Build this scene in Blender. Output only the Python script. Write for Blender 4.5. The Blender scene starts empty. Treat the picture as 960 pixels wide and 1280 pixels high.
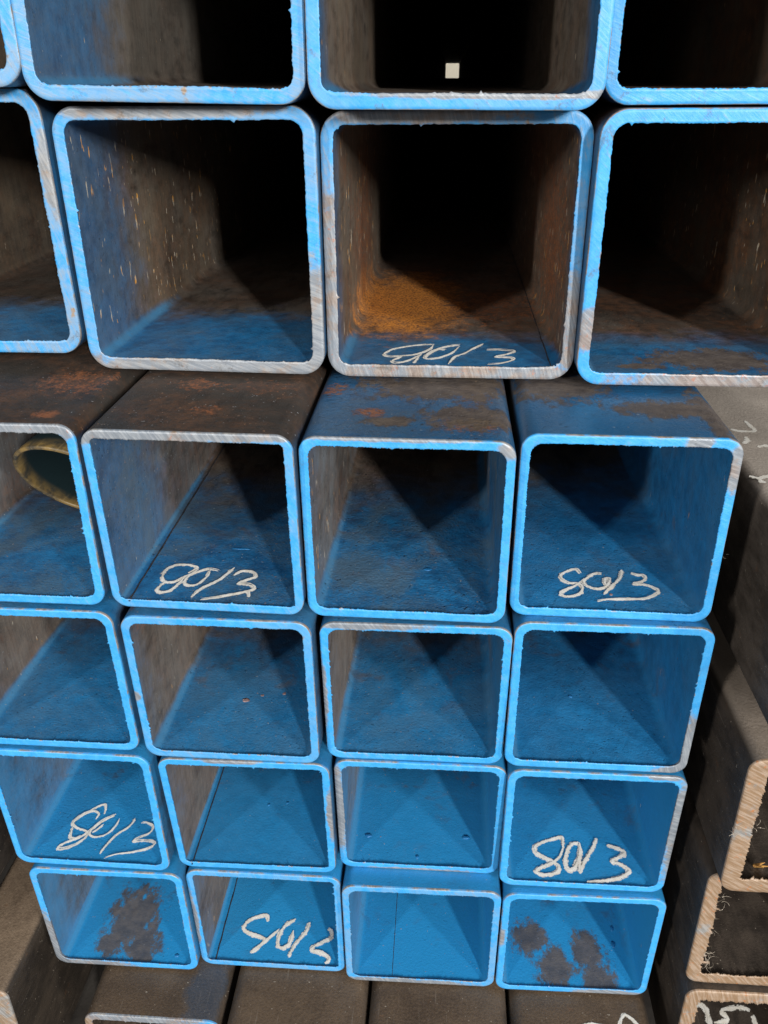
import bpy, bmesh, math, random
from mathutils import Vector, Matrix, noise

# ------------------------------------------------------------------ camera, world, lamps, exposure
scene = bpy.context.scene
coll = scene.collection
MM = 0.001

CAM = (209.21756, -291.91556, 115.54669)
PITCH, YAW, ROLL, FPX = 0.47145, -0.07443, -0.00769, 1064.77
cp, sp, cy, sy = math.cos(PITCH), math.sin(PITCH), math.cos(YAW), math.sin(YAW)
fwd = Vector((sy * cp, cy * cp, -sp))
right = Vector((cy, -sy, 0.0))
up = right.cross(fwd)
r2 = math.cos(ROLL) * right + math.sin(ROLL) * up
u2 = -math.sin(ROLL) * right + math.cos(ROLL) * up
cam_data = bpy.data.cameras.new("camera")
cam = bpy.data.objects.new("camera", cam_data)
coll.objects.link(cam)
m = Matrix((r2, u2, -fwd)).transposed().to_4x4()
m.translation = Vector(CAM) * MM
cam.matrix_world = m
cam_data.sensor_fit = 'VERTICAL'
cam_data.sensor_height = 24.0
cam_data.sensor_width = 18.0
cam_data.lens = 24.0 * FPX / 1280.0
cam_data.clip_start = 0.01
cam_data.clip_end = 100.0
scene.camera = cam

world = bpy.data.worlds.new("World")
scene.world = world
world.use_nodes = True
bg = world.node_tree.nodes["Background"]
bg.inputs["Color"].default_value = (0.93, 0.97, 1.0, 1)
bg.inputs["Strength"].default_value = 0.14

STACK = Vector((0.18, 0.0, -0.1))


def lamp(name, az, elev, dist, size, power, color=(1, 0.97, 0.92), size_y=None, target=None):
    """warehouse lamp: az = sideways offset per unit towards the viewer, elev in degrees"""
    d = Vector((az, -1.0, 0.0)).normalized()
    e = math.radians(elev)
    p = (target or STACK) + dist * (d * math.cos(e) + Vector((0, 0, math.sin(e))))
    L = bpy.data.lights.new(name, 'AREA')
    L.shape = 'RECTANGLE'
    L.size = size
    L.size_y = size_y or size
    L.energy = power
    L.color = color
    o = bpy.data.objects.new(name, L)
    o.location = p
    o.rotation_euler = (((target or STACK) - p)).to_track_quat('-Z', 'Y').to_euler()
    coll.objects.link(o)
    return o


lamp("bay_lamp_right", 0.43, 16, 6.0, 0.26, 360, size_y=0.9)
lamp("bay_lamp_left", -0.63, 17, 6.0, 0.30, 170, size_y=0.9)
lamp("bay_lamp_far_right", 0.88, 19, 6.0, 0.35, 155, size_y=0.8)
lamp("bay_lamp_near_left", -0.30, 13, 7.0, 0.30, 25, size_y=0.8)
lamp("bay_lamp_overhead", 0.05, 47, 5.0, 1.3, 40, size_y=0.7)
# unseen fill light added to brighten the far wall behind the stack
dl = bpy.data.lights.new("far_wall_fill", 'AREA')
dl.size = 0.6
dl.energy = 9.5
dl.color = (1.0, 0.86, 0.60)
do = bpy.data.objects.new("far_wall_fill", dl)
do.location = (0.2, 7.6, 0.9)
do.rotation_euler = (math.radians(75), 0, 0)
coll.objects.link(do)

scene.render.engine = 'CYCLES'
scene.cycles.use_denoising = True
scene.cycles.max_bounces = 6
scene.cycles.diffuse_bounces = 3
vs = scene.view_settings
vs.view_transform = 'Standard'
vs.look = 'None'
vs.exposure = 0.10
vs.gamma = 1.0
vs.use_curve_mapping = False

# ------------------------------------------------------------------ node helpers


class NB:
    def __init__(self, name):
        self.mat = bpy.data.materials.new(name)
        self.mat.use_nodes = True
        self.nt = self.mat.node_tree
        self.nt.nodes.clear()
        self.tc = None

    def n(self, t, **kw):
        nd = self.nt.nodes.new(t)
        for k, v in kw.items():
            setattr(nd, k, v)
        return nd

    def put(self, sock, v):
        if isinstance(v, bpy.types.NodeSocket):
            self.nt.links.new(v, sock)
        elif v is not None:
            if sock.type == 'RGBA' and len(v) == 3:
                v = (*v, 1)
            sock.default_value = v

    def coord(self, which='Object'):
        if self.tc is None:
            self.tc = self.n('ShaderNodeTexCoord')
        return self.tc.outputs[which]

    def math(self, op, a, b=None, c=None, clamp=False):
        nd = self.n('ShaderNodeMath', operation=op)
        nd.use_clamp = clamp
        self.put(nd.inputs[0], a)
        if b is not None:
            self.put(nd.inputs[1], b)
        if c is not None:
            self.put(nd.inputs[2], c)
        return nd.outputs[0]

    def add(self, a, b): return self.math('ADD', a, b)
    def sub(self, a, b): return self.math('SUBTRACT', a, b)
    def mul(self, a, b): return self.math('MULTIPLY', a, b)
    def mx(self, a, b): return self.math('MAXIMUM', a, b)
    def mn(self, a, b): return self.math('MINIMUM', a, b)

    def vmath(self, op, a, b=None):
        nd = self.n('ShaderNodeVectorMath', operation=op)
        self.put(nd.inputs[0], a)
        if b is not None:
            if op == 'SCALE':
                self.put(nd.inputs['Scale'], b)
            else:
                self.put(nd.inputs[1], b)
        return nd.outputs[0]

    def sep(self, v):
        nd = self.n('ShaderNodeSeparateXYZ')
        self.put(nd.inputs[0], v)
        return nd.outputs

    def comb(self, x, y, z):
        nd = self.n('ShaderNodeCombineXYZ')
        for i, q in enumerate((x, y, z)):
            self.put(nd.inputs[i], q)
        return nd.outputs[0]

    def noise(self, v, scale, detail=3, rough=0.55, dist=0.0):
        nd = self.n('ShaderNodeTexNoise')
        self.put(nd.inputs['Vector'], v)
        nd.inputs['Scale'].default_value = scale
        nd.inputs['Detail'].default_value = detail
        nd.inputs['Roughness'].default_value = rough
        nd.inputs['Distortion'].default_value = dist
        return nd.outputs['Fac']

    def smooth(self, v, lo, hi, a=0.0, b=1.0):
        nd = self.n('ShaderNodeMapRange', interpolation_type='SMOOTHSTEP')
        self.put(nd.inputs['Value'], v)
        self.put(nd.inputs['From Min'], lo)
        self.put(nd.inputs['From Max'], hi)
        self.put(nd.inputs['To Min'], a)
        self.put(nd.inputs['To Max'], b)
        return nd.outputs[0]

    def mix(self, fac, a, b):
        nd = self.n('ShaderNodeMix', data_type='RGBA')
        self.put(nd.inputs['Factor'], fac)
        self.put(nd.inputs['A'] if False else nd.inputs[6], a)
        self.put(nd.inputs[7], b)
        return nd.outputs[2]

    def fmix(self, fac, a, b):
        nd = self.n('ShaderNodeMix', data_type='FLOAT')
        self.put(nd.inputs[0], fac)
        self.put(nd.inputs[2], a)
        self.put(nd.inputs[3], b)
        return nd.outputs[0]

    def bump(self, h, strength, dist, normal=None):
        nd = self.n('ShaderNodeBump')
        nd.inputs['Strength'].default_value = strength
        nd.inputs['Distance'].default_value = dist
        self.put(nd.inputs['Height'], h)
        if normal is not None:
            self.put(nd.inputs['Normal'], normal)
        return nd.outputs[0]

    def out(self, color, rough, metal=0.0, normal=None, spec=0.5, alpha=None):
        b = self.n('ShaderNodeBsdfPrincipled')
        self.put(b.inputs['Base Color'], color)
        self.put(b.inputs['Roughness'], rough)
        self.put(b.inputs['Metallic'], metal)
        self.put(b.inputs['Specular IOR Level'], spec)
        if normal is not None:
            self.put(b.inputs['Normal'], normal)
        if alpha is not None:
            self.put(b.inputs['Alpha'], alpha)
        o = self.n('ShaderNodeOutputMaterial')
        self.nt.links.new(b.outputs[0], o.inputs[0])
        return self.mat

    def ell(self, P, c, r, jit, amp=0.9, soft=0.0):
        """ragged ellipsoid mask (1 inside) in local mm"""
        d = self.vmath('DIVIDE', self.vmath('SUBTRACT', P, c), r)
        ln = self.n('ShaderNodeVectorMath', operation='LENGTH')
        self.put(ln.inputs[0], d)
        v = self.add(ln.outputs['Value'], self.mul(self.sub(jit, 0.5), amp))
        return self.smooth(v, 1.25 + soft, 0.8 - soft)


PAINT = (0.019, 0.185, 0.43)
PAINT_DEEP = (0.009, 0.070, 0.185)
SCALE_DARK = (0.020, 0.0165, 0.014)
SCALE_GREY = (0.150, 0.125, 0.102)
SCALE_BROWN = (0.055, 0.034, 0.021)
RUST = (0.36, 0.135, 0.030)
RUST_DARK = (0.14, 0.045, 0.016)
BARE = (0.235, 0.232, 0.228)
TAN = (0.265, 0.182, 0.118)


def body_material(name, seed, floor=160, left=40, rightw=60, ceil=40, fade=60, top=0, rust=0.2, patches=(),
                  grey=0.5, flecks=0.1, pits=0.5, rust_patches=(), half=40.0, blue=1.0, dust=0.35, lwall=0.8, vivid=0.0, greyblue=0.2, specks=0.5, wallc=(0.215, 0.235, 0.255), film=0.0, outdark=0.2, corner_light=0.5):
    """mill-scale steel with overspray that reaches a given depth (mm) on each wall"""
    b = NB(name)
    P = b.vmath('SCALE', b.coord('Object'), 1000.0)
    Ps = b.vmath('ADD', P, (seed * 37.1, seed * 11.7, seed * 23.3))
    X, Y, Z = b.sep(P)
    NX, NY, NZ = b.sep(b.coord('Normal'))
    big = b.noise(Ps, 0.035, 4, 0.6)
    mid = b.noise(Ps, 0.16, 4, 0.6)
    fine = b.noise(Ps, 0.9, 3, 0.6)
    # outer faces point away from the axis, bore faces point to it
    outer = b.math('GREATER_THAN', b.add(b.mul(X, NX), b.mul(Z, NZ)), 0.0)
    inner = b.sub(1.0, outer)
    up_ = b.mx(NZ, 0.0)
    dn_ = b.mx(b.mul(NZ, -1.0), 0.0)
    lf_ = b.mx(NX, 0.0)
    rt_ = b.mx(b.mul(NX, -1.0), 0.0)
    lfw = b.smooth(lf_, 0.72, 1.0)
    reach_in = b.add(b.add(b.mul(up_, floor), b.mul(dn_, ceil)), b.add(b.mul(lf_, left), b.mul(rt_, rightw)))
    reach_out = b.add(b.mul(up_, top), b.mul(b.sub(1.0, up_), 25.0))
    reach = b.fmix(outer, reach_in, reach_out)
    jit = b.add(b.mul(b.sub(big, 0.5), 1.1), b.mul(b.sub(mid, 0.5), 0.6))
    cover = b.add(b.math('DIVIDE', b.sub(reach, Y), fade), jit)
    paint = b.smooth(cover, -0.35, 0.65)
    # dusty overspray grain
    grain = b.smooth(fine, 0.30, 0.62)
    paint = b.mul(paint, b.fmix(paint, b.add(0.45, b.mul(grain, 0.55)), 1.0))
    # side walls only caught a dusting
    paint = b.mul(paint, b.sub(1.0, b.mul(b.mul(lfw, inner), dust)))
    # thin spots of the coat
    thin = b.smooth(b.noise(Ps, 0.055, 5, 0.65, 0.6), 0.56, 0.72)
    paint = b.mul(paint, b.sub(1.0, b.mul(thin, b.smooth(Y, 10, 70, 0.12, 0.55))))
    # bare scale
    streak = b.noise(b.vmath('MULTIPLY', Ps, (0.16, 0.07, 0.16)), 1.0, 4, 0.6)
    steel = b.mix(b.mul(b.smooth(streak, 0.25, 0.62), b.fmix(outer, grey, 0.12)), SCALE_DARK, SCALE_GREY)
    steel = b.mix(b.mul(b.smooth(big, 0.42, 0.66), b.fmix(outer, 0.6, 0.3)), steel, SCALE_BROWN)
    wall = b.mul(b.mul(b.mx(lfw, b.mul(rt_, 0.6)), inner), b.smooth(b.add(big, b.mul(b.sub(fine, 0.5), 0.3)), 0.2, 0.75))
    steel = b.mix(b.mul(wall, lwall), steel, wallc)
    vs_ = b.noise(b.vmath('MULTIPLY', Ps, (0.5, 0.5, 0.06)), 1.0, 4, 0.65)
    steel = b.mix(b.mul(b.mul(b.mx(lf_, rt_), inner), b.smooth(vs_, 0.58, 0.40, 0.0, 0.22)), steel, SCALE_DARK)
    # rust bloom
    rn = b.noise(Ps, 0.045, 5, 0.7, 0.8)
    rmask = b.mul(b.smooth(rn, 0.66 - 0.22 * rust, 0.84 - 0.22 * rust), b.smooth(fine, 0.35, 0.6))
    steel = b.mix(b.mul(rmask, 0.75), steel, RUST_DARK)
    rmask2 = b.mul(b.smooth(b.noise(Ps, 0.30, 4, 0.7), 0.70 - 0.10 * rust, 0.78 - 0.10 * rust), 1.0)
    steel = b.mix(b.mul(rmask2, min(1.0, rust * 1.4)), steel, RUST)
    fm = b.mul(b.mul(b.smooth(b.noise(Ps, 0.03, 5, 0.65, 0.4), 0.36, 0.62), film), b.smooth(fine, 0.2, 0.6))
    steel = b.mix(fm, steel, b.mix(b.smooth(mid, 0.35, 0.65), (0.050, 0.022, 0.010), (0.17, 0.068, 0.024)))
    for (c, r, dens) in rust_patches:
        e = b.ell(P, c, r, b.noise(Ps, 0.12, 5, 0.75), 2.4, 0.35)
        sp_ = b.smooth(b.noise(Ps, 0.40, 5, 0.8), 0.60 - 0.26 * dens, 0.76 - 0.24 * dens)
        mk = b.mul(e, b.smooth(b.add(sp_, b.mul(e, 0.9)), 0.75, 1.35))
        steel = b.mix(mk, steel, b.mix(b.smooth(fine, 0.30, 0.58), RUST_DARK, ((0.74, 0.285, 0.045) if dens > 0.9 else (0.26, 0.095, 0.035))))
        paint = b.mul(paint, b.sub(1.0, b.mul(mk, 0.9)))
    # elongated flecks on the walls
    fl = b.noise(b.vmath('MULTIPLY', Ps, (0.36, 0.36, 0.11)), 1.0, 2, 0.5)
    flm = b.mul(b.mul(b.smooth(fl, 0.745 - 0.085 * flecks, 0.765 - 0.085 * flecks), b.smooth(b.noise(Ps, 0.04, 3), 0.40, 0.56)), b.mul(inner, b.sub(1.0, b.mx(up_, dn_))))
    flc = b.mix(b.smooth(mid, 0.45, 0.55), (0.72, 0.34, 0.060), (0.55, 0.50, 0.40))
    steel = b.mix(flm, steel, flc)
    paint = b.mul(paint, b.sub(1.0, b.mul(flm, 0.8)))
    # scraped patches where the coat never took
    pe = None
    rag = b.noise(b.vmath('MULTIPLY', Ps, (0.18, 0.11, 0.18)), 1.0, 6, 0.75)
    for (c, r) in patches:
        e = b.ell(P, c, r, rag, 3.0, 0.08)
        pe = e if pe is None else b.mx(pe, e)
    if pe is not None:
        brush = b.noise(b.vmath('MULTIPLY', Ps, (0.9, 0.10, 0.9)), 1.0, 3, 0.6)
        pe = b.mul(pe, b.smooth(b.add(brush, b.mul(pe, 0.4)), 0.40, 0.72))
        paint = b.mul(paint, b.sub(1.0, b.mul(pe, 0.88)))
        steel = b.mix(pe, steel, b.mix(b.smooth(mid, 0.3, 0.7), (0.074, 0.050, 0.031), (0.130, 0.092, 0.058)))
    pc = b.mix(b.smooth(b.add(mid, b.mul(b.sub(big, 0.5), 0.8)), 0.10, 0.85), PAINT_DEEP, PAINT)
    pc = b.mix(b.mul(b.smooth(b.add(b.noise(Ps, 0.028, 5, 0.65, 0.7), b.mul(b.sub(fine, 0.5), 0.4)), 0.36, 0.66), greyblue), pc, (0.090, 0.150, 0.205))
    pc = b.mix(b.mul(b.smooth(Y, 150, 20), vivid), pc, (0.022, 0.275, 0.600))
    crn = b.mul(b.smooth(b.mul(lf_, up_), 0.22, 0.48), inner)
    pc = b.mix(b.mul(crn, corner_light), pc, (0.085, 0.250, 0.430))  # bright stripe of light on the left floor corner, painted into the coat
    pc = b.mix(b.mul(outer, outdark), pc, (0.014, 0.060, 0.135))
    g2 = b.noise(Ps, 1.5, 2, 0.6)
    pc = b.mix(b.smooth(g2, 0.40, 0.25, 0.0, 0.15 + 0.5 * pits), pc, PAINT_DEEP)
    pc = b.mix(b.smooth(g2, 0.60, 0.75, 0.0, 0.25), pc, (0.14, 0.27, 0.40))
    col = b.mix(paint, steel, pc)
    # bright and dark specks
    sp1 = b.smooth(b.noise(Ps, 0.75, 1, 0.5), 0.80 - 0.07 * specks, 0.83 - 0.07 * specks)
    spc = b.mix(b.smooth(mid, 0.50, 0.56), (0.34, 0.36, 0.38), (0.36, 0.20, 0.10))
    col = b.mix(b.mul(sp1, 0.75), col, spc)
    pit = b.smooth(b.noise(Ps, 0.55, 2, 0.6), 0.37, 0.29)
    pitm = b.mul(b.mul(pit, b.smooth(b.noise(Ps, 0.05, 2), 0.42, 0.56)), pits)
    col = b.mix(b.mul(pitm, 0.75), col, (0.005, 0.007, 0.011))
    rough = b.fmix(paint, b.add(0.52, b.mul(mid, 0.2)), b.add(0.24, b.mul(fine, 0.22)))
    orange = b.noise(Ps, 0.42, 2, 0.5)
    h = b.add(b.add(b.mul(fine, 0.7), b.mul(mid, 0.8)), b.add(b.mul(pitm, -1.4), b.mul(orange, 0.05 + 0.5 * pits)))
    h = b.add(h, b.mul(sp1, 0.8))
    h = b.mul(h, b.smooth(b.math('ABSOLUTE', NZ), 0.60, 0.98, 0.35, 1.0))
    nrm = b.bump(h, 0.2 + 0.4 * pits, 0.0007)
    return b.out(col, rough, 0.0, nrm, 0.7)


def rim_material(name, seed, zones=(), wear=0.25, tan=0.4, paint=True, rusty=0.15, pale=0.05, strong=1.0, tint=TAN, grime=0.28):
    """saw-cut end face: sprayed blue, worn to bare metal in places"""
    b = NB(name)
    P = b.vmath('SCALE', b.coord('Object'), 1000.0)
    Ps = b.vmath('ADD', P, (seed * 17.3, seed * 29.9, seed * 7.7))
    X, Y, Z = b.sep(P)
    u, v, _ = b.sep(b.coord('UV'))
    ang = random.Random(seed).uniform(-0.5, 0.5) + 0.75
    diag = b.add(b.mul(X, math.cos(ang)), b.mul(Z, math.sin(ang)))
    sn = b.noise(b.comb(b.mul(diag, 1.0), b.mul(Y, 0.2), b.add(b.mul(b.sub(X, Z), 0.08), seed * 3.1)), 0.85, 3, 0.6)
    fine = b.noise(Ps, 1.6, 3, 0.65)
    mid = b.noise(Ps, 0.22, 4, 0.6)
    big = b.noise(Ps, 0.05, 3, 0.6)
    metal = b.mix(b.smooth(b.add(mid, b.mul(b.sub(big, 0.5), 1.2)), 0.75 - 0.5 * tan, 1.0 - 0.5 * tan), BARE, tint)
    metal = b.mix(b.smooth(sn, 0.40, 0.64), b.mix(0.22 * strong, metal, (0.10, 0.085, 0.07)), b.mix(0.20, metal, (0.60, 0.59, 0.57)))
    metal = b.mix(b.mul(b.smooth(b.noise(Ps, 0.35, 4, 0.7), 0.66 - 0.12 * rusty, 0.74 - 0.12 * rusty), 0.75), metal, (0.40, 0.15, 0.05))
    if paint:
        bare = b.smooth(b.add(b.mul(b.sub(mid, 0.5), 0.9), b.add(b.mul(b.sub(big, 0.5), 1.5), wear)), 0.48, 0.62)
        rag = b.noise(Ps, 0.18, 4, 0.7)
        for (x, z, rx, rz) in zones:
            bare = b.mx(bare, b.mul(b.ell(P, (x, 0, z), (rx, 400, rz), rag, 1.4), 0.88))
        # cut edges rub bare: thin line outside, sparkling burr inside
        edge_o = b.mul(b.smooth(v, 0.90, 0.97), b.smooth(b.noise(Ps, 0.12, 3), 0.42, 0.58))
        edge_i = b.mul(b.smooth(v, 0.10, 0.02), b.smooth(b.noise(Ps, 0.5, 2), 0.58, 0.68))
        bare = b.mx(bare, b.mx(edge_o, edge_i))
        worn = b.mul(b.smooth(sn, 0.52, 0.72), b.smooth(b.add(mid, wear), 0.5, 0.85))
        bare = b.mx(bare, b.mul(worn, 0.55))
        pc = b.mix(b.smooth(mid, 0.3, 0.7), (0.024, 0.262, 0.600), (0.042, 0.325, 0.680))
        pc = b.mix(b.mul(b.smooth(fine, 0.45, 0.75), 0.12), pc, (0.30, 0.55, 0.85))
        pc = b.mix(b.mul(b.smooth(b.add(b.mul(big, 0.6), b.add(b.mul(mid, 0.4), b.mul(b.sub(sn, 0.5), 0.35))), 0.38, 0.60), pale), pc, (0.175, 0.285, 0.42))
        col = b.mix(bare, pc, metal)
        dirt = b.smooth(b.add(b.mul(b.noise(Ps, 0.11, 5, 0.7, 0.5), 0.75), b.mul(fine, 0.25)), 0.54, 0.68)
        col = b.mix(b.mul(dirt, grime), col, (0.075, 0.062, 0.050))
        met = b.mul(bare, 0.2)
        rough = b.fmix(bare, b.add(0.38, b.mul(fine, 0.15)), 0.42)
    else:
        col, met, rough = metal, 0.15, 0.5
    h = b.add(b.mul(sn, 1.0), b.add(b.mul(fine, 0.35), b.mul(mid, 0.5)))
    nrm = b.bump(h, 0.32 * strong, 0.0006)
    return b.out(col, rough, met, nrm, 0.5)


def chalk_material():
    b = NB("chalk_paint")
    P = b.vmath('SCALE', b.coord('Object'), 1000.0)
    n1 = b.noise(P, 0.9, 4, 0.7)
    n2 = b.noise(P, 0.25, 3, 0.6)
    col = b.mix(b.smooth(n2, 0.35, 0.65), (0.78, 0.74, 0.66), (0.86, 0.845, 0.80))
    col = b.mix(b.mul(b.smooth(n1, 0.58, 0.7), 0.5), col, (0.30, 0.27, 0.24))
    u, v, _ = b.sep(b.coord('UV'))
    edge = b.sub(1.0, b.math('ABSOLUTE', b.sub(b.mul(v, 2.0), 1.0)))
    n3 = b.noise(b.comb(b.mul(u, 0.5), b.mul(v, 2.2), 0.0), 1.6, 3, 0.65)
    cov = b.add(edge, b.add(b.mul(b.sub(n1, 0.5), 1.0), b.add(b.mul(b.sub(n3, 0.5), 1.6), b.mul(b.sub(n2, 0.5), 0.8))))
    cov = b.add(cov, b.mul(b.sub(b.noise(b.comb(b.mul(u, 0.16), 0.0, 3.0), 1.0, 2), 0.5), 1.5))
    al = b.smooth(cov, -0.02, 0.45)
    return b.out(col, 0.75, 0.0, None, 0.2, b.mul(al, 0.93))


def plain_material(name, c1, c2, scale, rough=0.6, bump=0.3, metal=0.0):
    b = NB(name)
    P = b.vmath('SCALE', b.coord('Object'), 1000.0)
    n1 = b.noise(P, scale, 5, 0.65)
    n2 = b.noise(P, scale * 7, 3, 0.6)
    col = b.mix(b.smooth(b.add(b.mul(n1, 0.7), b.mul(n2, 0.3)), 0.35, 0.65), c1, c2)
    return b.out(col, rough, metal, b.bump(b.add(n1, b.mul(n2, 0.5)), bump, 0.0008))


CHALK = chalk_material()
SEAM = plain_material("weld_seam_steel", (0.010, 0.010, 0.012), (0.05, 0.045, 0.05), 0.3, 0.6, 0.6)
BLOB = plain_material("thick_blue_paint", (0.012, 0.12, 0.31), (0.018, 0.17, 0.40), 0.4, 0.42, 0.3)
WISP = plain_material("bright_steel_wire", (0.20, 0.17, 0.13), (0.34, 0.29, 0.23), 0.4, 0.4, 0.1, 0.3)

# ------------------------------------------------------------------ geometry helpers


def link(name, me, parent=None, loc=None):
    o = bpy.data.objects.new(name, me)
    coll.objects.link(o)
    if parent is not None:
        o.parent = parent
    if loc is not None:
        o.location = loc
    return o


def profile(w, h, r, ns, nc):
    """closed rounded rectangle, counter-clockwise in x/z, centred; returns (x, z) list"""
    pts = []
    hw, hh = w / 2, h / 2
    cs = [(hw - r, hh - r, 0), (-hw + r, hh - r, 90), (-hw + r, -hh + r, 180), (hw - r, -hh + r, 270)]
    for i, (cx, cz, a0) in enumerate(cs):
        for k in range(nc + 1):
            a = math.radians(a0 + 90.0 * k / nc)
            pts.append((cx + r * math.cos(a), cz + r * math.sin(a)))
        nx, nz, na = cs[(i + 1) % 4]
        p0 = pts[-1]
        a = math.radians(na)
        p1 = (nx + r * math.cos(a), nz + r * math.sin(a))
        for k in range(1, ns):
            f = k / ns
            pts.append((p0[0] + (p1[0] - p0[0]) * f, p0[1] + (p1[1] - p0[1]) * f))
    return pts


def ring_mesh(name, rows, mats, uvs=None, matfn=None):
    """rows: list of closed loops of (x,y,z) mm with equal count; quads between consecutive rows"""
    N = len(rows[0])
    verts = [(p[0] * MM, p[1] * MM, p[2] * MM) for r in rows for p in r]
    faces = []
    for j in range(len(rows) - 1):
        for i in range(N):
            k = (i + 1) % N
            faces.append((j * N + i, j * N + k, (j + 1) * N + k, (j + 1) * N + i))
    me = bpy.data.meshes.new(name)
    me.from_pydata(verts, [], faces)
    for mt in mats:
        me.materials.append(mt)
    if uvs:
        lay = me.uv_layers.new(name="rim")
        for poly in me.polygons:
            for li in poly.loop_indices:
                vi = me.loops[li].vertex_index
                lay.data[li].uv = (vi % N / N, uvs[vi // N])
    for p in me.polygons:
        p.use_smooth = True
    me.update()
    return me


TUBE_LEN = 6500.0


def make_tube(key, label, group, x, z, w, h, t, ro, y, kx, kz, roll, body_mat, rim_mat, burr=0.55, seed=1, ri=None, length=TUBE_LEN,
              notch=0.0, flat_lip=False):
    root = bpy.data.objects.new("square_tube", None)
    root.empty_display_size = 0.02
    coll.objects.link(root)
    root.location = ((x + w / 2) * MM, y * MM, (z + h / 2) * MM)
    root.rotation_euler = (0, math.radians(-roll), 0)
    root["label"] = label
    root["category"] = "steel tube"
    root["group"] = group
    ns, nc = 120, 12
    ri = ri if ri is not None else max(1.5, ro - t * 0.75)
    O = profile(w, h, ro, ns, nc)
    I = profile(w - 2 * t, h - 2 * t, ri, ns, nc)
    N = len(O)
    rng = random.Random(seed * 977 + 5)

    def sk(px, pz):
        return kx * px + kz * pz

    wob = [noise.noise(Vector((i * 0.045, seed * 3.7, 0))) for i in range(N)]
    # jagged burr round the inside of the cut
    bl = []
    arc = [0.0]
    for i in range(1, N):
        arc.append(arc[-1] + math.hypot(I[i][0] - I[i - 1][0], I[i][1] - I[i - 1][1]))
    for i in range(N):
        px, pz = I[i]
        a = noise.noise(Vector((px * 0.42, pz * 0.42, seed * 5.1)))
        b2 = noise.noise(Vector((px * 1.3, pz * 1.3, seed * 9.1)))
        c3 = noise.noise(Vector((px * 0.06, pz * 0.06, seed * 2.3)))
        v = burr * (0.55 + 0.45 * c3 + 0.55 * a + 0.55 * b2)
        v += burr * (0.9 if t < 4.5 else 0.5) * max(0.0, math.sin(arc[i] * 5.2 + 1.5 * wob[i])) * (0.4 + 0.6 * abs(c3) * 2)
        if rng.random() < 0.016:
            v += burr * rng.uniform(0.6, 2.6)
        if pz < -h / 2 + t + 1.0 and not flat_lip:
            v += 0.55 + 0.25 * c3
        bl.append(max(0.02, v))

    def lerp(f, i):
        return (O[i][0] + (I[i][0] - O[i][0]) * f, O[i][1] + (I[i][1] - O[i][1]) * f)

    def inward(i, d):
        px, pz = I[i]
        dx, dz = I[i][0] - O[i][0], I[i][1] - O[i][1]
        L = math.hypot(dx, dz)
        return (px + dx / L * d, pz + dz / L * d)

    rows, vv = [], []

    def row(fn, yfn, vcoord):
        rr = []
        for i in range(N):
            px, pz = fn(i)
            rr.append((px, sk(px, pz) + yfn(i), pz))
        rows.append(rr)
        vv.append(vcoord)

    eo = [0.05 + 0.16 * (0.5 + 0.5 * noise.noise(Vector((O[i][0] * 0.5, O[i][1] * 0.5, seed)))) + notch * max(0.0, math.sin(i * 0.55) * 0.5 + wob[i]) for i in range(N)]
    row(lambda i: O[i], lambda i: 1.2, 1.0)
    row(lambda i: lerp(eo[i] / t * 0.3, i), lambda i: 0.45, 0.99)
    row(lambda i: lerp(min(0.3, eo[i] / t * 1.2 + 0.03), i), lambda i: 0.05 + 0.08 * wob[i], 0.95)
    for f in (0.3, 0.5, 0.72):
        row(lambda i: lerp(f, i), lambda i: 0.10 * wob[i], 1.0 - f)
    row(lambda i: lerp(0.93, i), lambda i: 0.10 * wob[i], 0.10)
    row(lambda i: inward(i, bl[i] * 0.85), lambda i: 0.02 + 0.1 * wob[i] - 0.25 * bl[i], 0.03)
    row(lambda i: inward(i, bl[i]), lambda i: 0.25, 0.0)
    row(lambda i: inward(i, bl[i] * 0.4), lambda i: 0.7, 0.0)
    row(lambda i: inward(i, 0.0), lambda i: 1.4, 0.0)
    cut = link("cut_end", ring_mesh("cut_end", rows, [rim_mat], vv), root)
    ys = [1.2, 12, 30, 60, 120, 300, 900, 2500, length]

    def shell(prof, y0):
        out = []
        for k, yy in enumerate(ys):
            yy = y0 if k == 0 else yy
            out.append([(p[0], yy + (sk(*p) if k == 0 else sk(*p) * max(0, 1 - yy / 60.0)), p[1]) for p in prof])
        return out

    so = shell(profile(w, h, ro, 12, nc), 1.2)
    si = shell(profile(w - 2 * t, h - 2 * t, ri, 12, nc), 1.4)
    rows2 = list(reversed(so)) + []
    # outer skin, far rim, bore: one closed surface behind the cut end
    rows2 = so + list(reversed(si))
    body = link("tube_body", ring_mesh("tube_body", rows2, [body_mat]), root)
    return root


def catmull(pts, per=7):
    out = []
    n = len(pts)
    for i in range(n - 1):
        p0 = pts[max(0, i - 1)]
        p1, p2 = pts[i], pts[i + 1]
        p3 = pts[min(n - 1, i + 2)]
        for k in range(per):
            s = k / per
            out.append(tuple(0.5 * ((2 * p1[a]) + (-p0[a] + p2[a]) * s + (2 * p0[a] - 5 * p1[a] + 4 * p2[a] - p3[a]) * s * s
                                    + (-p0[a] + 3 * p1[a] - 3 * p2[a] + p3[a]) * s ** 3) for a in range(len(p1))))
    out.append(tuple(pts[-1]))
    return out


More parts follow.
